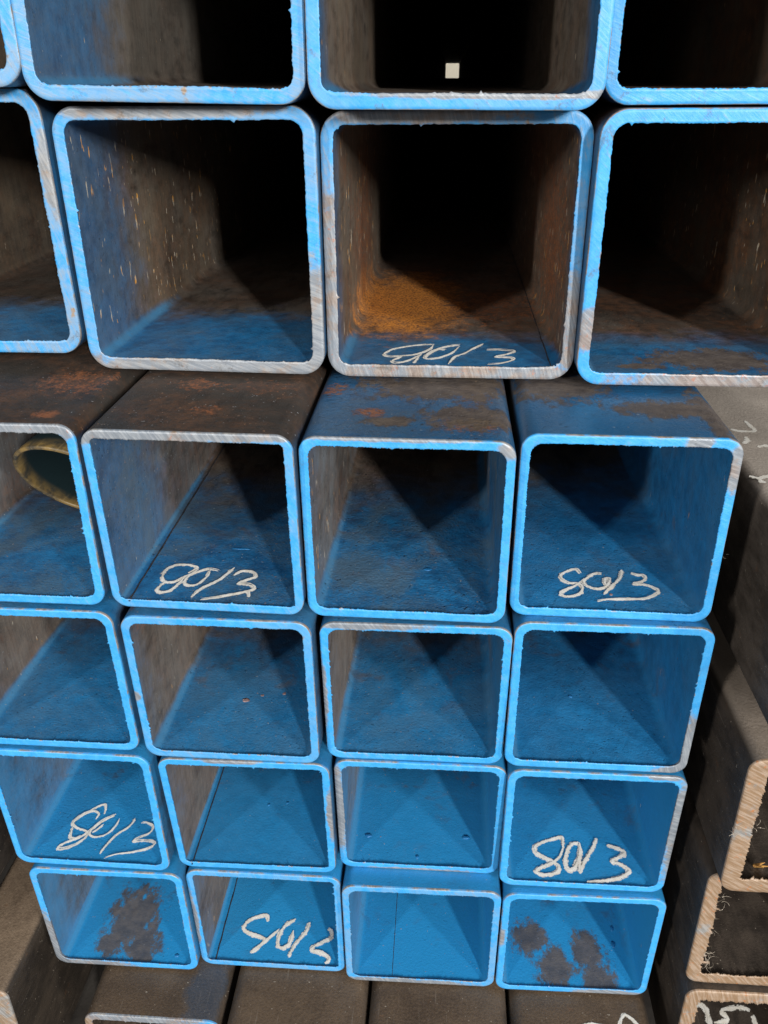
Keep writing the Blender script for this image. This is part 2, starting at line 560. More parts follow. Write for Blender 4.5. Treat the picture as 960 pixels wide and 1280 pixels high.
def chalk_marking(root, strokes, width, zsurf, seed, dy=0.0):
    verts, faces, uvs = [], [], []
    rng = random.Random(seed)
    lift = 0.10
    passes = [(s, 1.0) for s in strokes]
    passes += [([(p[0] + rng.uniform(-0.45, 0.45) + 0.35, p[1] + rng.uniform(-0.5, 0.5) + 0.5) for p in s], 0.55) for s in strokes]
    for st, wf in passes:
        c = catmull(st, 9)
        base = len(verts)
        n = len(c)
        run = rng.uniform(0, 90)
        w0 = 1.85 * wf * width * rng.uniform(0.85, 1.15)
        for i, p in enumerate(c):
            a = c[max(0, i - 1)]
            q = c[min(n - 1, i + 1)]
            tx, ty = q[0] - a[0], q[1] - a[1]
            L = math.hypot(tx, ty) or 1.0
            nx, ny = -ty / L, tx / L
            f = i / max(1, n - 1)
            endf = min(1.0, 0.55 + 6 * f, 0.35 + 5 * (1 - f))
            ww = w0 * 0.5 * endf * (0.85 + 0.35 * noise.noise(Vector((i * 0.21, seed, base * 0.1))))
            j1 = 1 + 0.13 * rng.uniform(-1, 1)
            j2 = 1 + 0.13 * rng.uniform(-1, 1)
            zz = zsurf + lift
            lift += 0.0008
            if i:
                run += math.hypot(p[0] - c[i - 1][0], p[1] - c[i - 1][1])
            uvs += [(run, 0.0), (run, 1.0)]
            verts.append(((p[0] + nx * ww * j1) * MM, (p[1] + dy + ny * ww * j1) * MM, zz * MM))
            verts.append(((p[0] - nx * ww * j2) * MM, (p[1] + dy - ny * ww * j2) * MM, zz * MM))
        for i in range(n - 1):
            faces.append((base + 2 * i, base + 2 * i + 1, base + 2 * i + 3, base + 2 * i + 2))
    me = bpy.data.meshes.new("chalk_marking")
    me.from_pydata(verts, [], faces)
    me.materials.append(CHALK)
    lay = me.uv_layers.new(name="stroke")
    for lp in me.loops:
        lay.data[lp.index].uv = uvs[lp.vertex_index]
    return link("chalk_marking", me, root)


def weld_seam(root, p0, p1, width, height, seed, axis='z', mat=SEAM):
    """ragged bead running along the bore between two local points (mm)"""
    p0, p1 = Vector(p0), Vector(p1)
    d = (p1 - p0)
    n = 120
    side = Vector((1, 0, 0)) if axis == 'z' else Vector((0, 0, 1))
    upv = Vector((0, 0, 1)) if axis == 'z' else Vector((1, 0, 0))
    verts, faces = [], []
    for i in range(n + 1):
        f = (i / n) ** 1.8
        c = p0 + d * f
        w = width * (0.6 + 0.6 * abs(noise.noise(Vector((i * 0.35, seed, 0.3)))))
        hgt = height * (0.6 + 0.8 * abs(noise.noise(Vector((i * 0.5, seed, 5.3)))))
        off = side * (0.5 * width * noise.noise(Vector((i * 0.25, seed, 9.1))))
        verts += [tuple((c + off - side * w) * MM), tuple((c + off - side * w * 0.4 + upv * hgt) * MM),
                  tuple((c + off + side * w * 0.4 + upv * hgt) * MM), tuple((c + off + side * w) * MM)]
    for i in range(n):
        for k in range(3):
            a = i * 4 + k
            faces.append((a, a + 1, a + 5, a + 4))
    me = bpy.data.meshes.new("weld_seam")
    me.from_pydata(verts, [], faces)
    me.materials.append(mat)
    return link("weld_seam", me, root)


def blob(root, c, r, seed, name="paint_blob", mat=BLOB):
    bm = bmesh.new()
    bmesh.ops.create_icosphere(bm, subdivisions=2, radius=1.0)
    for v in bm.verts:
        f = 1 + 0.45 * noise.noise(v.co * 1.7 + Vector((seed, 0, 0)))
        v.co = Vector((v.co.x * r[0] * f, v.co.y * r[1] * f, v.co.z * r[2] * 0.6 * f)) * MM
        v.co += Vector(c) * MM
    me = bpy.data.meshes.new(name)
    bm.to_mesh(me)
    bm.free()
    for p in me.polygons:
        p.use_smooth = True
    me.materials.append(mat)
    return link(name, me, root)


def wisps(root, spots, seed, name="metal_burr", mat=WISP):
    """hair-thin curls of swarf hanging on the cut edge, local mm"""
    rng = random.Random(seed)
    verts, faces = [], []
    for (x, y, z, reach, count, rad) in spots:
        for _ in range(count):
            p = Vector((x + rng.uniform(-1, 1) * 1.5, y, z + rng.uniform(-1, 1) * 3))
            d = Vector((rng.uniform(-0.2, 1), rng.uniform(-0.5, 0.4), rng.uniform(-0.8, 0.8))).normalized()
            curl = Vector((rng.uniform(-1, 1), rng.uniform(-1, 1), rng.uniform(-1, 1))) * 0.5
            n = 9
            base = len(verts)
            for i in range(n):
                rr = rad * (1 - 0.6 * i / n)
                for k in range(3):
                    a = k * 2.094
                    verts.append(tuple((p + Vector((math.cos(a) * rr, math.sin(a) * rr * 0.6, math.sin(a) * rr))) * MM))
                p = p + d * (reach / n)
                d = (d + curl * 0.45).normalized()
                curl = curl + Vector((rng.uniform(-1, 1), rng.uniform(-1, 1), rng.uniform(-1, 1))) * 0.3
            for i in range(n - 1):
                for k in range(3):
                    a = base + i * 3 + k
                    b2 = base + i * 3 + (k + 1) % 3
                    faces.append((a, b2, b2 + 3, a + 3))
    me = bpy.data.meshes.new(name)
    me.from_pydata(verts, [], faces)
    me.materials.append(mat)
    o = link(name, me, root)
    return o


# ------------------------------------------------------------------ setting: floor
def floor_material():
    b = NB("concrete_floor")
    P = b.coord('Object')
    n1 = b.noise(P, 3.0, 6, 0.6)
    n2 = b.noise(P, 60.0, 4, 0.6)
    col = b.mix(b.smooth(b.add(b.mul(n1, 0.7), b.mul(n2, 0.3)), 0.35, 0.65), (0.035, 0.03, 0.026), (0.075, 0.066, 0.058))
    return b.out(col, 0.8, 0.0, b.bump(n2, 0.3, 0.002))


me = bpy.data.meshes.new("floor")
me.from_pydata([(-6, -6, -0.3972), (6, -6, -0.3972), (6, 12, -0.3972), (-6, 12, -0.3972)], [], [(0, 1, 2, 3)])
me.materials.append(floor_material())
fl = link("floor", me)
fl["kind"] = "structure"

me = bpy.data.meshes.new("far_wall")
me.from_pydata([(-3, 9.0, -0.397), (3, 9.0, -0.397), (3, 9.0, 3.0), (-3, 9.0, 3.0)], [], [(0, 1, 2, 3)])
me.materials.append(plain_material("pale_wall", (0.70, 0.68, 0.62), (0.76, 0.74, 0.68), 0.004, 0.8, 0.05))
fw = link("far_wall", me)
fw["kind"] = "structure"

# ------------------------------------------------------------------ blue tubes
TUBES = {
    'A0': (-46.00, 113.40, 102.40, 40.00, 0.0000, 0.0000, 0.0000),
    'A1': (56.90, 108.00, 102.40, 40.00, 0.0000, 0.0000, -1.2000),
    'A2': (159.60, 105.30, 102.40, 36.00, 0.0000, 0.0000, -0.5000),
    'A3': (262.50, 106.20, 102.40, 50.00, 0.0000, 0.0000, 0.0000),
    'B1': (-47.60, 10.72, 102.40, 53.76, -0.0040, -0.0283, 0.0000),
    'B2': (57.10, 4.44, 102.40, 52.08, -0.0471, -0.0064, 0.0000),
    'B3': (160.00, 2.40, 102.40, 55.74, -0.0039, 0.0141, 0.0000),
    'B4': (262.60, 3.00, 102.40, 46.00, -0.0042, -0.0233, 0.0000),
    'C1': (-6.46, -77.29, 79.40, -5.98, -0.0044, -0.0035, 0.0000),
    'C2': (76.20, -77.38, 79.40, -9.09, -0.0293, -0.0499, 0.0000),
    'C3': (156.52, -79.72, 79.40, -6.37, -0.0184, -0.0296, 0.0000),
    'C4': (237.91, -79.32, 79.40, -0.79, -0.0139, -0.0185, 0.0000),
    'D1': (-4.62, -158.95, 79.40, -4.81, -0.0044, -0.0665, 0.0000),
    'D2': (78.67, -159.18, 79.40, -7.32, -0.0042, -0.0593, 0.0000),
    'D3': (160.51, -162.11, 79.40, -1.01, 0.0054, -0.0914, 0.0000),
    'D4': (240.39, -158.78, 79.40, -2.99, -0.0004, -0.0429, 0.0000),
    'E1': (-0.85, -239.62, 79.40, -2.43, -0.0081, -0.0524, 0.0000),
    'E2': (82.34, -240.17, 79.40, -0.29, 0.0102, -0.1017, 0.0000),
    'E3': (163.19, -241.69, 79.40, 5.52, 0.0029, -0.1118, 0.0000),
    'E4': (242.63, -239.92, 79.40, 0.36, 0.0018, -0.0572, 0.0000),
    'F1': (4.19, -320.00, 79.40, -0.20, 0.0065, -0.0484, 0.0000),
    'F2': (84.41, -320.73, 79.40, 4.38, 0.0020, -0.0578, 0.0000),
    'F3': (164.85, -321.17, 79.40, 0.92, 0.0114, -0.0589, 0.0000),
    'F4': (245.03, -320.33, 79.40, 0.90, 0.0164, -0.0540, 0.0000),
}

GU = "large blue-ended square tubes of the upper bundle"
GL = "smaller blue-ended square tubes of the lower bundle"
LABELS = {
    'A0': "black-mouthed blue-edged tube just showing in the top left corner",
    'A1': "large top-row tube with grey-lit left wall, left of the tube showing a light",
    'A2': "large blue-edged tube in the top row with a small bright light at its far end",
    'A3': "dark blue-edged tube at the top right corner, right of the tube showing a light",
    'B1': "large tube cut off by the left edge in the second row, worn pale blue rim",
    'B2': "large tube with orange rust flecks on its left wall and grey worn bottom rim",
    'B3': "large tube with an orange rust patch inside and 8013 chalked at its tan bottom rim",
    'B4': "large tube at the right edge with bright blue left rim and brown bare bottom rim",
    'C1': "blue tube at the left edge with a yellowish round pipe inside it",
    'C2': "blue tube chalked 8013 with bare metal top rim and black top, beside the nested pipe",
    'C3': "unmarked blue tube with pitted floor and rust patches on its blue top",
    'C4': "blue tube chalked 8013 at the right end of the row with blue tops",
    'D1': "blue tube cut by the left edge, below the tube holding a round pipe",
    'D2': "blue tube with orange rust in its upper left corner and pink flakes on its floor",
    'D3': "plain blue tube with brown left wall directly below the pitted unmarked tube",
    'D4': "blue tube whose right rim is bare metal at its lower right corner",
    'E1': "blue tube at the left edge chalked 8013 in thin scratchy strokes",
    'E2': "unmarked blue tube with dark weld seam, right of the scratchily chalked tube",
    'E3': "unmarked blue tube with two paint lumps on its floor, left of bold 8013",
    'E4': "blue tube with the boldest white 8013 and a bare grey right rim",
    'F1': "bottom row blue tube with one large brown bare patch inside",
    'F2': "bottom row blue tube chalked 8013 with dark seam at its left",
    'F3': "bottom row plain blue tube with a thin scratch line, right of chalked one",
    'F4': "bottom row blue tube at the right with several brown bare patches",
}
hu, hl = 51.2, 39.7
FU, FL = -hu + 4.55, -hl + 3.25     # inside floor heights
BODY = {
    'A0': dict(outdark=0.55, greyblue=0.45, film=0.3, wallc=(0.190, 0.150, 0.105), lwall=0.75, floor=40, left=40, rightw=10, rust=0.3, grey=0.5),
    'A1': dict(outdark=0.55, greyblue=0.45, film=0.15, wallc=(0.20, 0.185, 0.16), lwall=0.75, floor=60, left=85, rightw=20, fade=60, rust=0.15, grey=0.9, flecks=0.1),
    'A2': dict(outdark=0.55, greyblue=0.45, film=0.3, wallc=(0.190, 0.150, 0.105), lwall=0.75, floor=60, left=20, rightw=26, fade=30, rust=0.2, grey=0.9, flecks=0.1),
    'A3': dict(outdark=0.55, greyblue=0.45, film=0.7, wallc=(0.190, 0.150, 0.105), lwall=0.75, floor=40, left=10, rightw=10, fade=30, rust=0.4, grey=0.3),
    'B1': dict(outdark=0.55, greyblue=0.45, film=0.3, wallc=(0.190, 0.150, 0.105), lwall=0.75, floor=75, left=10, rightw=5, fade=40, rust=0.2, grey=0.4),
    'B2': dict(outdark=0.55, greyblue=0.45, film=0.45, wallc=(0.190, 0.150, 0.105), lwall=0.75, floor=88, left=62, rightw=10, fade=50, rust=0.2, grey=0.8, flecks=1.1),
    'B3': dict(outdark=0.55, greyblue=0.45, film=0.55, wallc=(0.190, 0.150, 0.105), lwall=0.75, floor=52, left=18, rightw=4, fade=30, rust=0.75, grey=0.8, flecks=1.0,
               rust_patches=[((-24, 118, FU), (27, 62, 18), 1.35), ((25, 110, FU), (26, 45, 14), 0.5), ((hu - 5, 70, -8), (5, 55, 40), 0.55), ((-hu + 5, 130, -10), (5, 45, 40), 0.5)]),
    'B4': dict(outdark=0.55, greyblue=0.45, film=0.8, wallc=(0.190, 0.150, 0.105), lwall=0.75, floor=60, left=10, rightw=4, fade=32, rust=0.75, grey=0.5, flecks=0.9,
               patches=[((8, 24, FU), (26, 15, 6)), ((-22, 13, FU), (10, 4, 6))]),
    'C1': dict(outdark=0.55, greyblue=0.75, film=0.5, specks=1.0, floor=100, left=25, rightw=40, rust=0.2, top=-60, grey=0.7, rust_patches=[((20, 50, hl), (16, 18, 3), 0.5), ((24, 10, hl), (5, 4, 3), 0.9)]),
    'C2': dict(outdark=0.55, greyblue=0.75, film=0.45, specks=1.0, floor=120, left=75, rightw=90, rust=0.12, fade=70, top=-45, rust_patches=[((-8, 52, hl), (10, 8, 3), 0.5), ((2, 22, hl), (9, 6, 3), 0.4), ((18, 50, hl), (22, 10, 3), 0.2)], grey=0.9, pits=0.7),
    'C3': dict(outdark=0.55, greyblue=0.75, film=0.5, specks=1.0, floor=125, left=10, rightw=130, rust=0.3, fade=80, top=120, pits=1.0, grey=0.8, flecks=0.8,
               patches=[((12, 62, hl), (34, 22, 5)), ((24, 22, hl), (20, 13, 5)), ((-8, 17, hl), (11, 5, 5))],
               rust_patches=[((-16, 26, hl), (6, 5, 3), 0.8), ((26, 14, hl), (12, 7, 3), 0.7), ((-33, 52, hl), (6, 10, 3), 0.6), ((25, 48, hl), (16, 20, 3), 0.25)]),
    'C4': dict(outdark=0.55, vivid=0.25, greyblue=0.4, floor=140, left=120, rightw=270, rust=0.05, fade=80, top=130, pits=0.6,
               patches=[((-22, 56, hl), (22, 22, 5)), ((20, 28, hl), (24, 9, 5)), ((34, 22, hl), (6, 28, 6))]),
    'D1': dict(top=55, vivid=0.25, greyblue=0.5, film=0.3, wallc=(0.25, 0.215, 0.18), specks=0.8, floor=115, left=20, rightw=90, rust=0.4, flecks=0.5),
    'D2': dict(top=55, vivid=0.25, greyblue=0.5, film=0.3, wallc=(0.25, 0.215, 0.18), specks=0.8, floor=105, left=6, rightw=120, rust=0.1, grey=0.9, fade=70,
               rust_patches=[((-hl + 4, 30, 34), (8, 26, 9), 0.9)]),
    'D3': dict(top=55, vivid=0.25, greyblue=0.5, film=0.3, wallc=(0.25, 0.215, 0.18), specks=0.8, floor=115, left=0, rightw=110, rust=0.35, fade=80, grey=0.9, flecks=0.4),
    'D4': dict(top=55, vivid=0.3, floor=140, left=120, rightw=240, rust=0.03, fade=90),
    'E1': dict(top=55, vivid=0.8, floor=170, left=70, rightw=150, rust=0.05, fade=110),
    'E2': dict(top=55, film=0.25, wallc=(0.255, 0.215, 0.18), vivid=0.55, floor=130, left=-6, rightw=150, rust=0.15, grey=0.9, fade=80, pits=0.2),
    'E3': dict(top=55, vivid=0.75, floor=150, left=45, rightw=110, rust=0.05, fade=100, grey=0.9, pits=0.2),
    'E4': dict(top=55, vivid=0.75, floor=160, left=150, rightw=230, rust=0.05, fade=100, pits=0.3),
    'F1': dict(top=55, vivid=1.0, floor=200, left=40, rightw=200, rust=0.03, fade=90, pits=0.2, patches=[((-6, 29, FL), (14, 22, 5)), ((-13, 13, FL), (8, 9, 5)), ((5, 13, FL), (10, 13, 5))]),
    'F2': dict(top=55, film=0.25, wallc=(0.255, 0.215, 0.18), vivid=1.0, floor=180, left=4, rightw=160, rust=0.2, fade=80, grey=0.9, pits=0.25),
    'F3': dict(top=55, vivid=1.0, floor=180, left=70, rightw=110, rust=0.03, fade=100, pits=0.15),
    'F4': dict(top=55, vivid=1.0, floor=200, left=160, rightw=170, rust=0.03, fade=90, pits=0.25,
               patches=[((-19, 31, FL), (9, 10, 4)), ((-7, 14, FL), (10, 12, 4)), ((12, 24, FL), (8, 14, 4)), ((16, 8, FL), (8, 12, 4)), ((-2, 72, FL), (10, 14, 4))]),
}
# bare zones on the cut ends: x, z, radius x, radius z (mm from the middle of the tube)
RIM = {
    'A0': dict(strong=0.65, grime=0.6, pale=0.9, wear=0.30, tan=0.1), 'A1': dict(strong=0.65, grime=0.6, pale=0.8, wear=0.22, tan=0.15, zones=[(-50, 40, 5, 14)]),
    'A2': dict(strong=0.65, grime=0.6, pale=0.3, wear=0.08, tan=0.2, zones=[(20, -46.2, 50, 1.6)]), 'A3': dict(strong=0.65, grime=0.6, wear=0.10, tan=0.2),
    'B1': dict(strong=0.65, grime=0.6, pale=0.9, wear=0.24, tan=0.25, zones=[(50, 22, 3, 16)]),
    'B2': dict(strong=0.65, grime=0.6, pale=0.6, wear=0.10, tan=0.45, zones=[(5, -50, 62, 7), (46, -35, 8, 30), (-10, 50, 46, 3.2)]),
    'B3': dict(strong=0.65, grime=0.6, pale=0.6, wear=0.16, tan=0.75, zones=[(0, -50, 70, 8), (-50, -20, 8, 45), (48, -30, 8, 20), (-18, 50, 40, 3.4)], rusty=0.5),
    'B4': dict(strong=0.65, grime=0.6, wear=0.05, tan=0.8, zones=[(22, -50, 56, 7), (-47, -28, 6, 9)], rusty=0.6),
    'C1': dict(wear=0.10, tan=0.3, zones=[(5, 40, 45, 7)]),
    'C2': dict(pale=0.3, wear=0.08, tan=0.35, zones=[(-20, 39, 36, 5.5), (20, 39.5, 40, 2.6)]),
    'C3': dict(wear=0.03, tan=0.3, zones=[(38, 37, 5, 4), (-10, 40.2, 40, 1.8)]),
    'C4': dict(wear=0.02, tan=0.4, zones=[(24, 38, 5, 5), (39, 28, 4, 10)]),
    'D1': dict(wear=0.0), 'D2': dict(pale=0.3, wear=0.05, zones=[(-39, -4, 2, 3)]),
    'D3': dict(wear=0.10, tan=0.2, zones=[(-20, 39, 26, 2.4), (-40, 0, 2.2, 18)]),
    'D4': dict(wear=-0.02, tan=0.35, zones=[(40, -28, 8, 24), (34, -40, 10, 4)]),
    'E1': dict(wear=-0.05), 'E2': dict(wear=0.02, zones=[(40, 5, 2.6, 18), (-5, 39.6, 12, 1.8)]),
    'E3': dict(wear=0.02, zones=[(-39, 6, 4, 30), (0, -40, 28, 2.2)]),
    'E4': dict(wear=0.02, tan=0.35, zones=[(40, 8, 5, 34), (30, 40, 10, 2.5)]),
    'F1': dict(wear=0.05, tan=0.35, zones=[(-40, -20, 8, 24), (-20, -40, 22, 5)]),
    'F2': dict(pale=0.4, wear=0.08, tan=0.2, zones=[(-39.5, 0, 2.0, 22)]),
    'F3': dict(pale=0.5, wear=0.08, tan=0.2, zones=[(-10, -40, 40, 4)]),
    'F4': dict(wear=0.04, tan=0.35, zones=[(20, -40, 22, 4), (-40, 5, 3, 8)]),
}
roots = {}
for i, k in enumerate(sorted(TUBES)):
    x, z, s, y, kx, kz, roll = TUBES[k]
    upper = k[0] in 'AB'
    t = 4.55 if upper else 3.25
    ro = 9.8 if upper else 6.6
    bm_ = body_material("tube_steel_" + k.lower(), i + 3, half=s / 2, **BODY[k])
    rm_ = rim_material("cut_end_" + k.lower(), i + 51, **RIM[k])
    roots[k] = make_tube(k, LABELS[k], GU if upper else GL, x, z, s, s, t, ro, y, kx, kz, roll, bm_, rm_,
                         burr=0.42 if upper else 0.38, seed=i + 1, ri=5.4 if upper else (2.4 if k in ('C2', 'E2', 'F2') else 4.8))

# ------------------------------------------------------------------ dark tubes round the blue bundles
GB = "brown mill-scale tubes under the blue bundle"
GR = "dark heavy-walled tubes on the right"
dark = dict(floor=-200, left=-200, rightw=-200, ceil=-200, top=-200, fade=40, grey=1.0, rust=0.15, flecks=0.2)


def dark_body(name, seed, c_dark, c_light, rust=0.1, gloss=0.5, bluish=None, dusty=None):
    b = NB(name)
    P = b.vmath('SCALE', b.coord('Object'), 1000.0)
    Ps = b.vmath('ADD', P, (seed * 31.1, seed * 17.7, seed * 13.3))
    st = b.noise(b.vmath('MULTIPLY', Ps, (0.16, 0.06, 0.16)), 1.0, 5, 0.65)
    big = b.noise(Ps, 0.03, 4, 0.6, 0.5)
    fine = b.noise(Ps, 0.8, 4, 0.65)
    f = b.smooth(b.add(b.mul(st, 0.5), b.mul(big, 0.6)), 0.42, 0.68)
    col = b.mix(f, c_dark, c_light)
    if dusty:
        nn = b.sep(b.coord('Normal'))
        upz = b.mul(b.smooth(nn[2], 0.55, 0.95), b.math('GREATER_THAN', b.sep(P)[2], 0.0))
        dc = b.mix(b.smooth(b.add(b.mul(big, 0.6), b.mul(fine, 0.5)), 0.35, 0.75), dusty[0], dusty[1])
        col = b.mix(upz, col, dc)
    col = b.mix(b.mul(b.smooth(b.noise(Ps, 0.09, 5, 0.7), 0.62, 0.72), rust), col, (0.20, 0.085, 0.03))
    col = b.mix(b.mul(b.smooth(b.noise(Ps, 0.6, 1), 0.745, 0.775), 0.7), col, (0.36, 0.31, 0.25))
    sc = b.noise(b.vmath('MULTIPLY', Ps, (0.9, 0.03, 0.9)), 1.0, 2)
    col = b.mix(b.mul(b.smooth(sc, 0.68, 0.74), 0.3), col, (0.25, 0.21, 0.17))
    if bluish:
        e = b.ell(P, bluish[0], bluish[1], b.noise(Ps, 0.1, 4), 1.2)
        col = b.mix(b.mul(e, 0.35), col, (0.02, 0.07, 0.13))
    return b.out(col, b.add(gloss - 0.1, b.mul(fine, 0.25)), 0.0, b.bump(fine, 0.4, 0.0006), 0.5)


XS = [28.0, 104.0, 178.2, 252.6]
GLAB = ["brown tube under the bottom row with its pale cut rim showing at the lower left",
        "brown tube top under the chalked bottom row tube, beside the one with the rim",
        "brown tube top under the plain scratched bottom row tube",
        "brown tube top with a chalk loop, under the tube with brown bare patches"]
for i, gx in enumerate(XS):
    bm_ = dark_body("brown_scale_%d" % i, 70 + i, (0.035, 0.026, 0.019), (0.09, 0.065, 0.046), 0.25, 0.55, dusty=((0.060, 0.040, 0.025), (0.130, 0.089, 0.056)), bluish=
                    ((26, 16, 36.5), (10, 30, 6)) if i == 0 else None)
    rm_ = rim_material("brown_cut_end_%d" % i, 80 + i, zones=[(-14, 36, 40, 8)], wear=0.3, tan=0.7)
    roots['G%d' % (i + 1)] = make_tube('G', GLAB[i], GB, gx, -395.4, 73.0, 73.0, 3.8, 7.0, -24.5 if i == 0 else -45 - 3 * i, 0, 0, 0, bm_, rm_, 0.4, 90 + i, 3.2)

RS = [("R1", -112.0, -45, 6.5, "dark tube with grey chalk-scribbled top beside the upper right blue tube", (0.05, 0.04, 0.032), (0.11, 0.09, 0.075)),
      ("R2", -209.0, -20, 7.0, "dark thick-walled tube with orange splinters in its mouth, at the right edge", (0.028, 0.022, 0.018), (0.068, 0.053, 0.042)),
      ("R3", -287.0, -10, 5.6, "dark tube with hairy swarf on its cut edge, below the one with splinters", (0.028, 0.022, 0.018), (0.068, 0.053, 0.042)),
      ("R4", -365.0, -14, 5.8, "dark tube chalked with big white strokes at the lower right corner", (0.028, 0.022, 0.018), (0.068, 0.053, 0.042))]
for i, (k, rz, ry, t, lab, cd, cl) in enumerate(RS):
    bm_ = dark_body("dark_scale_%d" % i, 100 + i, cd, cl, 0.2, 0.5, dusty=((0.30, 0.255, 0.22), (0.47, 0.415, 0.36)) if k == "R1" else ((0.25, 0.205, 0.165), (0.36, 0.30, 0.25)) if k == "R2" else None)
    rm_ = rim_material("tan_cut_end_%d" % i, 110 + i, paint=False, tan=1.15, rusty=0.6, strong=1.1, tint=(0.285, 0.178, 0.100))
    roots[k] = make_tube(k, lab, GR, 337.0 + (0, 0.6, -0.4, 0.3)[i], rz, 77.0, 77.0, t, 6.5, ry, 0, 0, 0, bm_, rm_, 1.5, 120 + i, 2.5, notch=0.3)

bm_ = dark_body("left_scale", 130, (0.022, 0.017, 0.013), (0.05, 0.038, 0.028), 0.3, 0.55, dusty=((0.12, 0.085, 0.058), (0.24, 0.175, 0.12)))
rm_ = rim_material("left_cut_end", 131, paint=False, tan=0.9, rusty=0.5)
L1 = make_tube('L1', "narrow brown steel section at the lower left with a tan cut end", "dark steel sections on the left",
               -42.0, -395.6, 36.0, 95.6, 9.0, 5.0, -30, 0, 0, 0, bm_, rm_, 0.5, 140, 2.0)
L1.name = "rectangular_tube"
bm_ = dark_body("left_dark_scale", 132, (0.012, 0.010, 0.009), (0.03, 0.024, 0.02), 0.1, 0.6)
make_tube('L0', "black steel tube in shadow at the left edge, resting on the narrow brown section", "dark steel sections on the left",
          -125.0, -299.8, 86.0, 86.0, 5.0, 8.0, -4, 0, 0, 0, bm_, rm_, 0.5, 141, 3.0)

